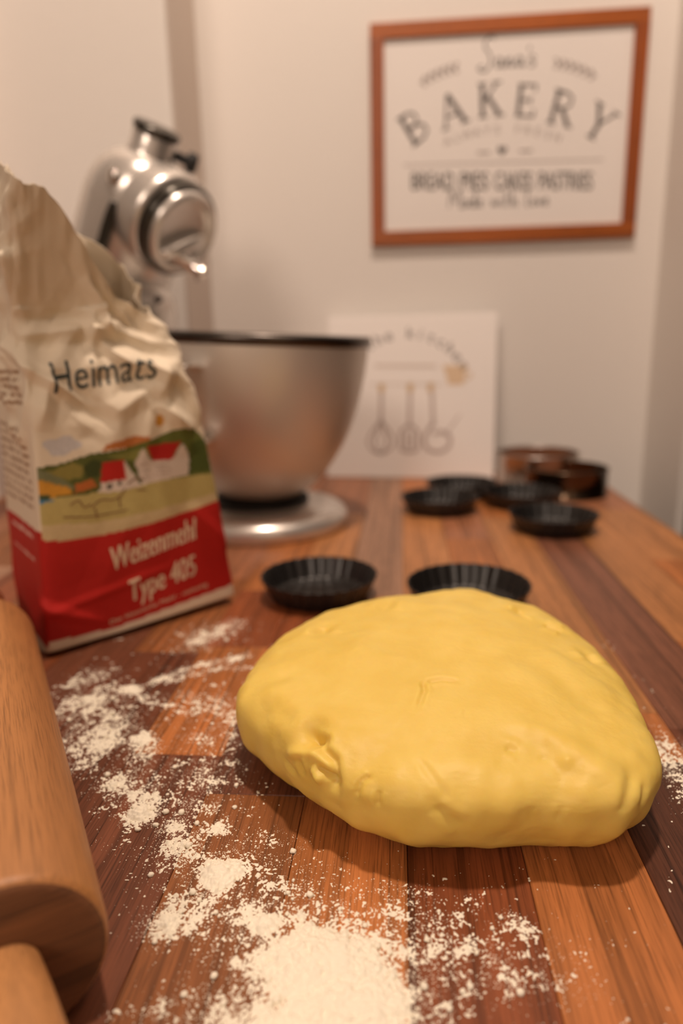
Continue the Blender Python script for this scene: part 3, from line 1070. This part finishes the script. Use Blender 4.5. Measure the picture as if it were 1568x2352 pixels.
for i, p in enumerate(hp_):
    t = (hp_[min(i + 1, len(hp_) - 1)] - hp_[max(i - 1, 0)]).normalized()
    nn = t.cross(hw).normalized()
    for k in range(16):
        q = 2 * PI * k / 16
        V.append(p + hw * (.0105 * math.cos(q)) + nn * (.0032 * math.sin(q)))
for i in range(len(hp_) - 1):
    for k in range(16):
        F.append((i * 16 + k, i * 16 + (k + 1) % 16, i * 16 + 16 + (k + 1) % 16, i * 16 + 16 + k))
F += [list(range(16))[::-1], [(len(hp_) - 1) * 16 + k for k in range(16)]]
mesh_obj('handle', V, F, M['chrome'], bowl)

# ------------------------------------------------------------------ fluted tartlet tins
NF = 26
tin_prof, wallidx = [(.0001, .0014)], []
R0, R1, HH = .0375, .0455, .0185
wp = [(R0 - .002, .0014)] + [(R0 + (R1 - R0) * t, .0014 + (HH - .0014) * t) for t in np.linspace(.06, 1, 9)]
tin_prof += wp + [(R1 + .0006, HH + .0005), (R1 + .0012, HH)] + [(r + .0008, z - .0006) for r, z in wp[::-1]] + [(R0 - .003, 0.0), (.0001, 0.0)]


def flute(a, i):
    r, z = tin_prof[i]
    k = min(1, max(0, (r - (R0 - .0021)) / .003))
    return 1 + k * .030 * (abs(math.cos(a * NF / 2)) - .5)


TINS = [((-.0648, .5185), 'black fluted tartlet tin standing alone nearest the flour bag and mixer'),
        ((.0520, .5010), 'black fluted tartlet tin partly hidden behind the lump of dough'),
        ((.0480, .8160), 'black fluted tartlet tin at the left end of the far cluster'),
        ((.0820, .9050), 'black fluted tartlet tin touching the lower edge of the white board'),
        ((.1500, .8460), 'black fluted tartlet tin in the middle of the far cluster before the rings'),
        ((.1638, .7270), 'black fluted tartlet tin at the front right of the far cluster')]
proto = None
for k, ((x, y), lab) in enumerate(TINS):
    if proto is None:
        o = lathe('tartlet_tin', tin_prof, M['tin'], None, 312, (x, y, .0003), flute)
        proto = o
    else:
        o = proto.copy()
        COL.objects.link(o)
        o.location = (x, y, .0003)
    o.rotation_euler = (0, 0, k * 1.1)
    o['label'] = lab
    o['category'] = 'tart tin'
    o['group'] = 'fluted tartlet tins on the table'

# ------------------------------------------------------------------ metal baking rings by the wall


def ring(name, x, y, r, h, material, label):
    pr = [(r - .0008, .001), (r - .0008, h - .001), (r - .0016, h + .0006), (r - .0004, h + .0016), (r + .0012, h + .0010), (r + .0014, h - .0008), (r, h - .0018), (r, .002), (r + .0012, .0010), (r + .0006, 0), (r - .0008, 0), (r - .0008, .001)]
    o = lathe(name, pr, material, None, 96, (x, y, .0003))
    o['label'] = label
    o['category'] = 'baking ring'
    o['group'] = 'metal baking rings by the wall'
    return o


ring('baking_ring', .2010, 1.0130, .0580, .0400, M['ring_steel'], 'pale shiny steel baking ring standing against the wall behind the darker one')
ring('baking_ring', .2195, .9150, .0525, .0345, M['ring_dark'], 'dark bronze baking ring near the right edge of the table')

# ------------------------------------------------------------------ framed bakery sign on the wall
SL = Vector((.150, WY, .4895))
sign = empty('bakery_sign', SL, 'white bakery sign in a stained brown wooden frame hanging on the wall', 'sign')
X0, X1, Z0, Z1, FRW = -.0415, .3405, .3435, .6365, .0195
lx = lambda x: x - SL.x
lz = lambda z: z - SL.z
FY0, FY1 = -.0095, -.0006
box('frame_rail', lx(X0), lx(X1), FY0, FY1, lz(Z1 - FRW), lz(Z1), M['frame'], sign, .0008)
box('frame_rail', lx(X0), lx(X1), FY0, FY1, lz(Z0), lz(Z0 + FRW), M['frame'], sign, .0008)
box('frame_rail', lx(X0), lx(X0 + FRW), FY0 + .0002, FY1, lz(Z0 + FRW), lz(Z1 - FRW), M['frame_v'], sign, .0008)
box('frame_rail', lx(X1 - FRW), lx(X1), FY0 + .0002, FY1, lz(Z0 + FRW), lz(Z1 - FRW), M['frame_v'], sign, .0008)
box('panel', lx(X0 + FRW - .003), lx(X1 - FRW + .003), -.0050, -.0012, lz(Z0 + FRW - .003), lz(Z1 - FRW + .003), M['sign_white'], sign)
onsign = lambda x, z: (lx(x), -.0053, lz(z))

# serif capitals as strokes in a unit cell: (polyline, width)
GL = {
    'B': [([(.14, 0), (.14, 1)], .17), ([(.10, .97), (.42, .97), (.58, .86), (.58, .66), (.42, .54), (.14, .53)], .10), ([(.14, .53), (.48, .52), (.68, .38), (.68, .17), (.48, .03), (.10, .03)], .11), ([(0, 1), (.3, 1)], .07), ([(0, 0), (.3, 0)], .07)],
    'A': [([(.06, 0), (.40, 1)], .09), ([(.40, 1), (.76, 0)], .18), ([(.18, .33), (.62, .33)], .08), ([(-.06, 0), (.2, 0)], .07), ([(.6, 0), (.92, 0)], .07)],
    'K': [([(.14, 0), (.14, 1)], .17), ([(.14, .42), (.62, .98)], .09), ([(.32, .60), (.70, .02)], .17), ([(0, 1), (.3, 1)], .07), ([(0, 0), (.3, 0)], .07), ([(.48, 1), (.78, 1)], .07), ([(.52, 0), (.86, 0)], .07)],
    'E': [([(.14, 0), (.14, 1)], .17), ([(.06, .965), (.62, .965)], .09), ([(.06, .035), (.64, .035)], .09), ([(.14, .51), (.50, .51)], .08), ([(.62, 1), (.62, .78)], .08), ([(.64, 0), (.64, .24)], .08), ([(.50, .40), (.50, .62)], .07)],
    'R': [([(.14, 0), (.14, 1)], .17), ([(.10, .97), (.44, .97), (.62, .86), (.62, .64), (.44, .50), (.14, .49)], .10), ([(.36, .50), (.72, .02)], .17), ([(0, 1), (.3, 1)], .07), ([(0, 0), (.3, 0)], .07), ([(.6, 0), (.86, 0)], .07)],
    'Y': [([(.08, 1), (.42, .46)], .17), ([(.76, 1), (.42, .46)], .09), ([(.42, .5), (.42, 0)], .17), ([(-.06, 1), (.24, 1)], .07), ([(.6, 1), (.9, 1)], .07), ([(.26, 0), (.58, 0)], .07)]}
ft = Flat()
for ch, cx, cz, rot in (('B', .0211, .5020, 32), ('A', .0729, .5210, 17), ('K', .1276, .5320, 3), ('E', .1797, .5285, -5), ('R', .2289, .5165, -14), ('Y', .2803, .4960, -31)):
    for pl_, wd in GL[ch]:
        Vr, Fr = ribbon(pl_, wd * .80)
        ft.add(([((x - .38), (y - .5)) for x, y in Vr], Fr), cx, cz + .0015, math.radians(rot), .0425)
ft.build('lettering', M['ink'], sign, onsign)['label'] = 'large arched word BAKERY'


def arc_text(fl, s, x0, z0, xm, zm, x1, z1, h, xs=1.0):
    """Letters along the circle through three points."""
    ax, az, bx, bz, cx, cz = x0, z0, xm, zm, x1, z1
    dd = 2 * (ax * (bz - cz) + bx * (cz - az) + cx * (az - bz))
    ux = ((ax ** 2 + az ** 2) * (bz - cz) + (bx ** 2 + bz ** 2) * (cz - az) + (cx ** 2 + cz ** 2) * (az - bz)) / dd
    uz = ((ax ** 2 + az ** 2) * (cx - bx) + (bx ** 2 + bz ** 2) * (ax - cx) + (cx ** 2 + cz ** 2) * (bx - ax)) / dd
    R = math.hypot(ax - ux, az - uz)
    a0, a1 = math.atan2(az - uz, ax - ux), math.atan2(cz - uz, cx - ux)
    nch = len(s)
    for i, ch in enumerate(s):
        if ch == ' ':
            continue
        a = a0 + (a1 - a0) * (i + .5) / nch
        VF = text_geom(ch, h / .72, xs, 'CENTER')
        fl.add(VF, ux + R * math.cos(a), uz + R * math.sin(a), a - PI / 2)
    return fl


arc_text(Flat(), 'ALWAYS FRESH', .0640, .4745, .1464, .4895, .2290, .4730, .0115, .95).build('lettering', M['ink_light'], sign, onsign)['label'] = 'small arched words ALWAYS FRESH'
hv = []
for k in range(28):
    t = 2 * PI * k / 28
    hv.append((.1473 + .00042 * 16 * math.sin(t) ** 3, .4672 + .00042 * (13 * math.cos(t) - 5 * math.cos(2 * t) - 2 * math.cos(3 * t) - math.cos(4 * t))))
fh = Flat()
fh.add((hv, [tuple(range(28))]))
fh.build('heart', M['ink'], sign, onsign)
fl = Flat()
fl.add(ribbon([(.006, .4530), (.290, .4490)], .0014))
for xx in (.112, .172):
    fl.add(ribbon([(xx, .4650), (xx + .018, .4648)], .003))
fl.build('ruled_line', M['ink_light'], sign, onsign)
fb = Flat()
for s_, xa, xb in (('BREAD', .0175, .0800), ('PIES', .0890, .1290), ('CAKES', .1380, .1920), ('PASTRIES', .2010, .2775)):
    V, F = text_geom(s_, 1, 1, 'LEFT')
    mn, mx = min(p[0] for p in V), max(p[0] for p in V)
    for ddx in (0, .0005):
        fb.add(([(xa + (a - mn) / (mx - mn) * (xb - xa - .001) + ddx, .4195 - .0370 * (xa - .017) + b / .72 * .0245 - .037 * (a - mn) / (mx - mn) * (xb - xa)) for a, b in V], F))
fb.build('lettering', M['ink'], sign, onsign)['label'] = 'condensed words BREAD PIES CAKES PASTRIES'


def script(word_strokes, x, z, h, wd):
    f_ = Flat()
    for st in word_strokes:
        f_.stroke([(x + h * a, z + h * b) for a, b in st], wd)
    return f_


def s_a(o):
    return [(o + .30, .42), (o + .12, .48), (o, .25), (o + .10, .02), (o + .28, .15), (o + .34, .45), (o + .34, .10), (o + .45, .02), (o + .55, .15)]


def s_n(o):
    return [(o, .45), (o + .04, .02), (o + .10, .32), (o + .22, .46), (o + .28, .30), (o + .30, .02), (o + .42, .08), (o + .50, .2)]


SN = [[(.62, 1.45), (.42, 1.62), (.12, 1.40), (.10, 1.08), (.36, .72), (.44, .30), (.20, -.12), (-.18, -.10), (-.22, .08), (0, .12)], s_a(.72), s_n(1.30), s_a(1.86), [(2.62, 1.02), (2.56, .78)], [(2.92, .42), (2.76, .52), (2.66, .36), (2.88, .16), (2.82, -.02), (2.62, .02)]]
script(SN, .1170, .5735, .0245, .0022).build('lettering', M['ink'], sign, onsign)['label'] = 'handwritten name at the top of the sign'
# made with love
mv = Flat()
q = .0150
strokes = [[(0, 0), (.15, 1.25), (.42, .35), (.75, 1.3), (.82, .0), (.95, .05)], [(1.30, .42), (1.12, .48), (1.0, .25), (1.10, .02), (1.28, .15), (1.34, .45), (1.36, .05)], [(1.76, .42), (1.58, .48), (1.48, .25), (1.6, .02), (1.78, .15), (1.88, 1.25), (1.84, .1), (1.98, .1)],
           [(2.02, .2), (2.28, .32), (2.2, .5), (2.06, .3), (2.12, .04), (2.4, .12)], [(3.0, .48), (3.08, .05), (3.25, .42), (3.36, .05), (3.52, .5)], [(3.72, .5), (3.74, .05), (3.84, .08)], [(4.02, 1.1), (4.02, .1), (4.14, .06)], [(3.88, .62), (4.2, .66)], [(4.42, 1.25), (4.40, .02), (4.52, .4), (4.66, .4), (4.68, .05), (4.82, .1)],
           [(5.5, 1.25), (5.42, .1), (5.62, .05)], [(5.92, .46), (5.76, .26), (5.92, .02), (6.08, .26), (5.92, .46)], [(6.2, .48), (6.32, .04), (6.48, .5)], [(6.58, .2), (6.84, .32), (6.76, .5), (6.62, .3), (6.68, .04), (6.95, .12)]]
for st in strokes:
    mv.stroke([(.0725 + q * 1.38 * a, .3930 + q * 1.25 * b - .02 * q * a) for a, b in st], .0019)
mv.build('lettering', M['ink'], sign, onsign)['label'] = 'handwritten words Made with love'
for xa, za, xb, zb in ((.0282, .5590, .0820, .5770), (.2745, .5555, .2165, .5755)):
    sp = Flat()
    sp.stroke([(xa, za), ((xa + xb) / 2, (za + zb) / 2 + .003), (xb, zb)], .0012)
    for k in range(6):
        t = (k + .5) / 6
        bx, bz = xa + (xb - xa) * t, za + (zb - za) * t + .006 * t * (1 - t) * 2
        for s_ in (-1, 1):
            sp.stroke([(bx, bz), (bx + (xb - xa) * .05, bz + s_ * .0055), (bx + (xb - xa) * .10, bz + s_ * .0045)], [.0012] + [.0028] * 11 + [.001], True)
    sp.build('sprig', M['ink_light'], sign, onsign)

# ------------------------------------------------------------------ leaning white kitchen board
BDC = Vector((.0130, 1.0260, 0))
board = empty('kitchen_board', BDC, 'square white kitchen board with drawn utensils leaning against the wall', 'board', math.radians(-5.4))
LEAN = math.radians(9.5)
board.rotation_euler = (-LEAN, 0, math.radians(-5.4))
BW, BH = .1265, .2440
o = box('panel', -BW, BW, 0, .010, .0006, BH, M['board'], board, .001)
onb = lambda x, z: (x - .0130, -.0004, z)
arc_text(Flat(), 'the kitchen', -.052, .1900, .012, .2100, .090, .1580, .0165, 1.05).build('lettering', M['ink'], board, onb)['label'] = 'arched dark words the kitchen'
for ln_, wd in (([(-.040, .1700), (.052, .1680)], .0040), ([(-.048, .1425), (.062, .1405)], .0016)):
    Flat().add(ribbon(ln_, wd)).build('ruled_line', M['board_line'], board, onb)
fc = Flat()
fc.add(ribbon([(.062, .1660), (.098, .1650)], .006)).add(([(.064, .163), (.096, .162), (.092, .140), (.070, .140)], [(0, 1, 2, 3)]))
fc.stroke([(.096, .158), (.104, .154), (.094, .146)], .0025)
fc.build('cup_drawing', M['cup_ink'], board, onb)
ut = Flat()
for cx in (-.030, .0135, .0440):
    Flat().add(ribbon([(cx, .1435), (cx, .1300)], .0085)).build('handle_drawing', M['tan_ink'], board, onb)
ut.stroke([(-.030, .130), (-.030, .085)], .0055)
for s_ in (1, .45):
    ut.stroke([(-.030, .088), (-.030 + .019 * s_, .060), (-.030 + .014 * s_, .044), (-.030, .038), (-.030 - .014 * s_, .044), (-.030 - .019 * s_, .060), (-.030, .088)], .0035)
ut.stroke([(.0135, .130), (.0135, .080)], .0055)
for xx in (.000, .009, .018, .027):
    ut.stroke([(xx, .046), (xx, .070)], .0045)
ut.stroke([(.000, .070), (.0135, .080), (.027, .070)], .0045)
ut.stroke([(.000, .044), (.0135, .040), (.027, .044)], .0045)
ut.stroke([(.046, .130), (.049, .080)], .0055)
ut.stroke([(.049, .084), (.036, .062), (.040, .046), (.058, .040), (.072, .048), (.074, .062), (.064, .070), (.049, .068)], .0055)
ut.stroke([(.066, .064), (.088, .096)], .002)
ut.build('utensil_drawing', M['pale_ink'], board, onb)

# ------------------------------------------------------------------ flour scattered over the table
M['flour'] = mat('white_flour', (.90, .84, .70), .9, 0, .1)


def flour():
    g = np.random.default_rng(5)
    blobs = [  # x, y, rx, ry, rot, strength
        (-.1919, .3700, .010, .016, -.5, .50), (-.1800, .3400, .016, .020, -.5, .64), (-.1566, .3086, .018, .016, -.5, .74), (-.1340, .3040, .011, .007, -.6, .76), (-.1574, .2853, .010, .010, 0, .55), (-.1600, .3250, .020, .020, 0, .50),
        (-.1264, .2906, .009, .010, 0, .52), (-.1290, .2696, .010, .012, 0, .58), (-.1128, .2491, .0075, .0065, 0, 1.05), (-.0949, .2418, .008, .005, .5, .72), (-.1153, .2608, .010, .010, 0, .70), (-.0872, .2294, .012, .012, 0, .58),
        (-.0678, .2165, .0095, .0085, 0, 1.1), (-.0700, .2170, .018, .017, 0, .50), (-.0736, .2014, .013, .010, .3, .66), (-.0821, .1932, .007, .007, 0, .85), (-.0554, .1986, .010, .008, 0, .55), (-.0469, .1954, .007, .006, 0, .88),
        (-.0420, .1930, .018, .014, 0, .50), (-.0255, .1815, .021, .015, 0, 1.10), (-.0195, .1782, .021, .013, 0, 1.0), (-.0140, .1660, .020, .016, 0, 1.1), (-.0221, .1632, .018, .014, 0, 1.0), (-.0300, .1550, .03, .016, 0, .9), (-.0380, .1740, .016, .014, 0, .55),
        (-.0739, .1919, .006, .006, 0, .62), (-.0761, .2415, .005, .005, 0, .72), (-.0428, .2073, .014, .009, 0, .46), (-.0030, .2040, .018, .010, 0, .36), (.0122, .1990, .016, .010, 0, .38), (.0400, .2000, .0065, .0045, -.8, .66), (.0260, .1892, .012, .007, -.8, .52),
        (.0200, .1820, .03, .016, 0, .36), (.1320, .3050, .008, .020, 0, .52), (.1270, .2930, .006, .010, 0, .62), (.1250, .2700, .006, .012, 0, .40),
        (-.1339, .4374, .014, .022, -.4, .52), (-.1250, .4500, .012, .016, 0, .46), (-.1594, .3577, .007, .0065, 0, 1.0), (-.1469, .3480, .012, .007, -.4, .42), (-.1100, .3450, .022, .016, 0, .42), (-.0890, .3300, .010, .010, 0, .48), (-.0980, .3100, .016, .016, 0, .36),
        (-.0950, .2800, .022, .022, 0, .34), (-.0900, .2550, .016, .014, 0, .40), (-.0497, .1731, .010, .010, 0, .40), (-.0527, .1626, .010, .008, 0, .46), (-.0731, .1627, .004, .004, 0, .62), (-.1050, .2700, .03, .03, 0, .30), (-.0400, .2050, .04, .016, 0, .30), (-.0500, .2300, .022, .010, -.6, .32)]
    lines = [((-.1580, .3580), (-.1312, .3890), (-.1001, .4060), .0050, .62), ((-.1580, .3560), (-.1460, .3440), (-.1140, .3385), (-.0850, .3290), .0026, .60), ((-.1400, .3700), (-.1120, .3870), (-.0900, .3900), .0040, .42)]

    def density(x, y):
        d = np.zeros_like(x)
        for bx, by, rx, ry, rot, s in blobs:
            c, sn = math.cos(rot), math.sin(rot)
            ex = ((x - bx) * c + (y - by) * sn) / rx
            ey = (-(x - bx) * sn + (y - by) * c) / ry
            d = np.maximum(d, s * np.exp(-(ex * ex + ey * ey) * .75)) + .10 * s * np.exp(-(ex * ex + ey * ey) * .5)
        for ln in lines:
            pts, wd, s = ln[:-2], ln[-2], ln[-1]
            best = np.full_like(x, 9)
            for (ax, ay), (bx, by) in zip(pts[:-1], pts[1:]):
                t = np.clip(((x - ax) * (bx - ax) + (y - ay) * (by - ay)) / ((bx - ax) ** 2 + (by - ay) ** 2), 0, 1)
                best = np.minimum(best, np.hypot(x - ax - t * (bx - ax), y - ay - t * (by - ay)))
            d = np.maximum(d, s * np.exp(-(best / wd) ** 2))
            # none where the dough and the rolling pin touch the table
        an = np.arctan2(y - DC[1], x - DC[0])
        d = np.where(np.hypot(x - DC[0], y - DC[1]) < np.interp(an, DG, DR) * .93, 0, d)
        t = -(x + .1092) * math.sin(math.radians(33)) + (y - .1472) * math.cos(math.radians(33))
        o_ = (x + .1092) * math.cos(math.radians(33)) + (y - .1472) * math.sin(math.radians(33))
        return np.where((np.abs(o_) < .019) & (t > -.1), 0, d)

    st = .00042
    gx, gy = np.meshgrid(np.arange(-.215, .145, st), np.arange(.135, .47, st))
    D = density(gx, gy)
    nz = .36 * fbm2(gx * 150, gy * 150, 31, 3) + .28 * fbm2(gx * 480, gy * 480, 37, 2) + .36 * vnoise2(gx * 1500, gy * 1500, 41)
    nz = (nz - .5) * 2.6 + .5
    h = .96 * D + (.95 - .45 * np.clip((D - .6) / .5, 0, 1)) * (nz - .5) - .655
    H = np.where(h > 0, .00008 + .0026 * np.clip(h, 0, .7) ** 1.2 + .0030 * np.clip(D - .80, 0, 1), 0)
    H *= .80 + .4 * vnoise2(gx * 500, gy * 500, 43)
    keep = h > 0
    idx = -np.ones(gx.shape, int)
    q = keep[:-1, :-1] | keep[1:, :-1] | keep[:-1, 1:] | keep[1:, 1:]
    use = np.zeros_like(keep)
    use[:-1, :-1] |= q
    use[1:, :-1] |= q
    use[:-1, 1:] |= q
    use[1:, 1:] |= q
    idx[use] = np.arange(use.sum())
    jit = (g.random((use.sum(), 2)) - .5) * st * .7
    V = np.stack([gx[use] + jit[:, 0], gy[use] + jit[:, 1], np.where(H[use] > 0, H[use], -.0002)], axis=1)
    ii, jj = np.nonzero(q)
    F = np.stack([idx[ii, jj], idx[ii, jj + 1], idx[ii + 1, jj + 1], idx[ii + 1, jj]], axis=1)
    # loose grains
    n = 620000
    px, py = g.uniform(-.215, .15, n), g.uniform(.135, .47, n)
    dn = density(px, py) * 1.25
    dn = np.where(dn > 0, dn + .012, 0)
    cl = fbm2(px * 260, py * 260, 51, 2)
    ok = g.random(n) < np.clip(dn * .98, 0, 1) ** 1.85 * np.clip((cl - .28) * 3.0, .06, 1.4)
    px, py = px[ok], py[ok]
    sz = .00011 + .00022 * g.random(len(px)) ** 3 + .0004 * (g.random(len(px)) > .985)
    a0 = g.random(len(px)) * 6.28
    GV = []
    for k in range(4):
        a = a0 + k * PI / 2
        GV.append(np.stack([px + sz * np.cos(a), py + sz * np.sin(a), np.full(len(px), -.00003)], axis=1))
    GV.append(np.stack([px, py, sz * 1.1], axis=1))
    k0 = len(V)
    m_ = len(px)
    ids = k0 + np.arange(m_)
    T = []
    for k in range(4):
        T.append(np.stack([ids + k * m_, ids + ((k + 1) % 4) * m_, ids + 4 * m_], axis=1))
    # small round lumps
    bm = bmesh.new()
    bmesh.ops.create_icosphere(bm, subdivisions=2, radius=1)
    bm.verts.ensure_lookup_table()
    bv = np.array([v_.co[:] for v_ in bm.verts])
    bf = np.array([[v_.index for v_ in f_.verts] for f_ in bm.faces])
    bm.free()
    cx, cy = g.uniform(-.21, .145, 60000), g.uniform(.135, .46, 60000)
    okc = np.nonzero(g.random(60000) < np.clip(density(cx, cy), 0, .8) ** 1.6 * .075)[0]
    lumpsV = []
    base_i = k0 + m_ * 5
    for q_, i_ in enumerate(okc):
        s_ = .00035 + .0011 * g.random() ** 3
        sv = bv * s_ * (1 + .45 * (g.random((len(bv), 1)) - .5)) * np.array([1, 1, .75])
        lumpsV.append(sv + np.array([cx[i_], cy[i_], s_ * .45]))
        T.append(bf + base_i + q_ * len(bv))
    Vall = np.concatenate([V] + GV + lumpsV)
    tris = np.concatenate(T)
    me = bpy.data.meshes.new('flour_dusting')
    nv, nq, nt_ = len(Vall), len(F), len(tris)
    me.vertices.add(nv)
    me.vertices.foreach_set('co', Vall.astype(np.float32).reshape(-1))
    me.loops.add(nq * 4 + nt_ * 3)
    me.loops.foreach_set('vertex_index', np.concatenate([F.reshape(-1), tris.reshape(-1)]).astype(np.int32))
    me.polygons.add(nq + nt_)
    me.polygons.foreach_set('loop_start', np.concatenate([np.arange(nq) * 4, nq * 4 + np.arange(nt_) * 3]).astype(np.int32))
    me.update(calc_edges=True)
    me.materials.append(M['flour'])
    print('flour', nq, nt_)
    o = bpy.data.objects.new('flour_dusting', me)
    o['label'] = 'white flour scattered in clumps and dust over the table'
    o['category'] = 'flour'
    o['kind'] = 'stuff'
    link(o)


flour()
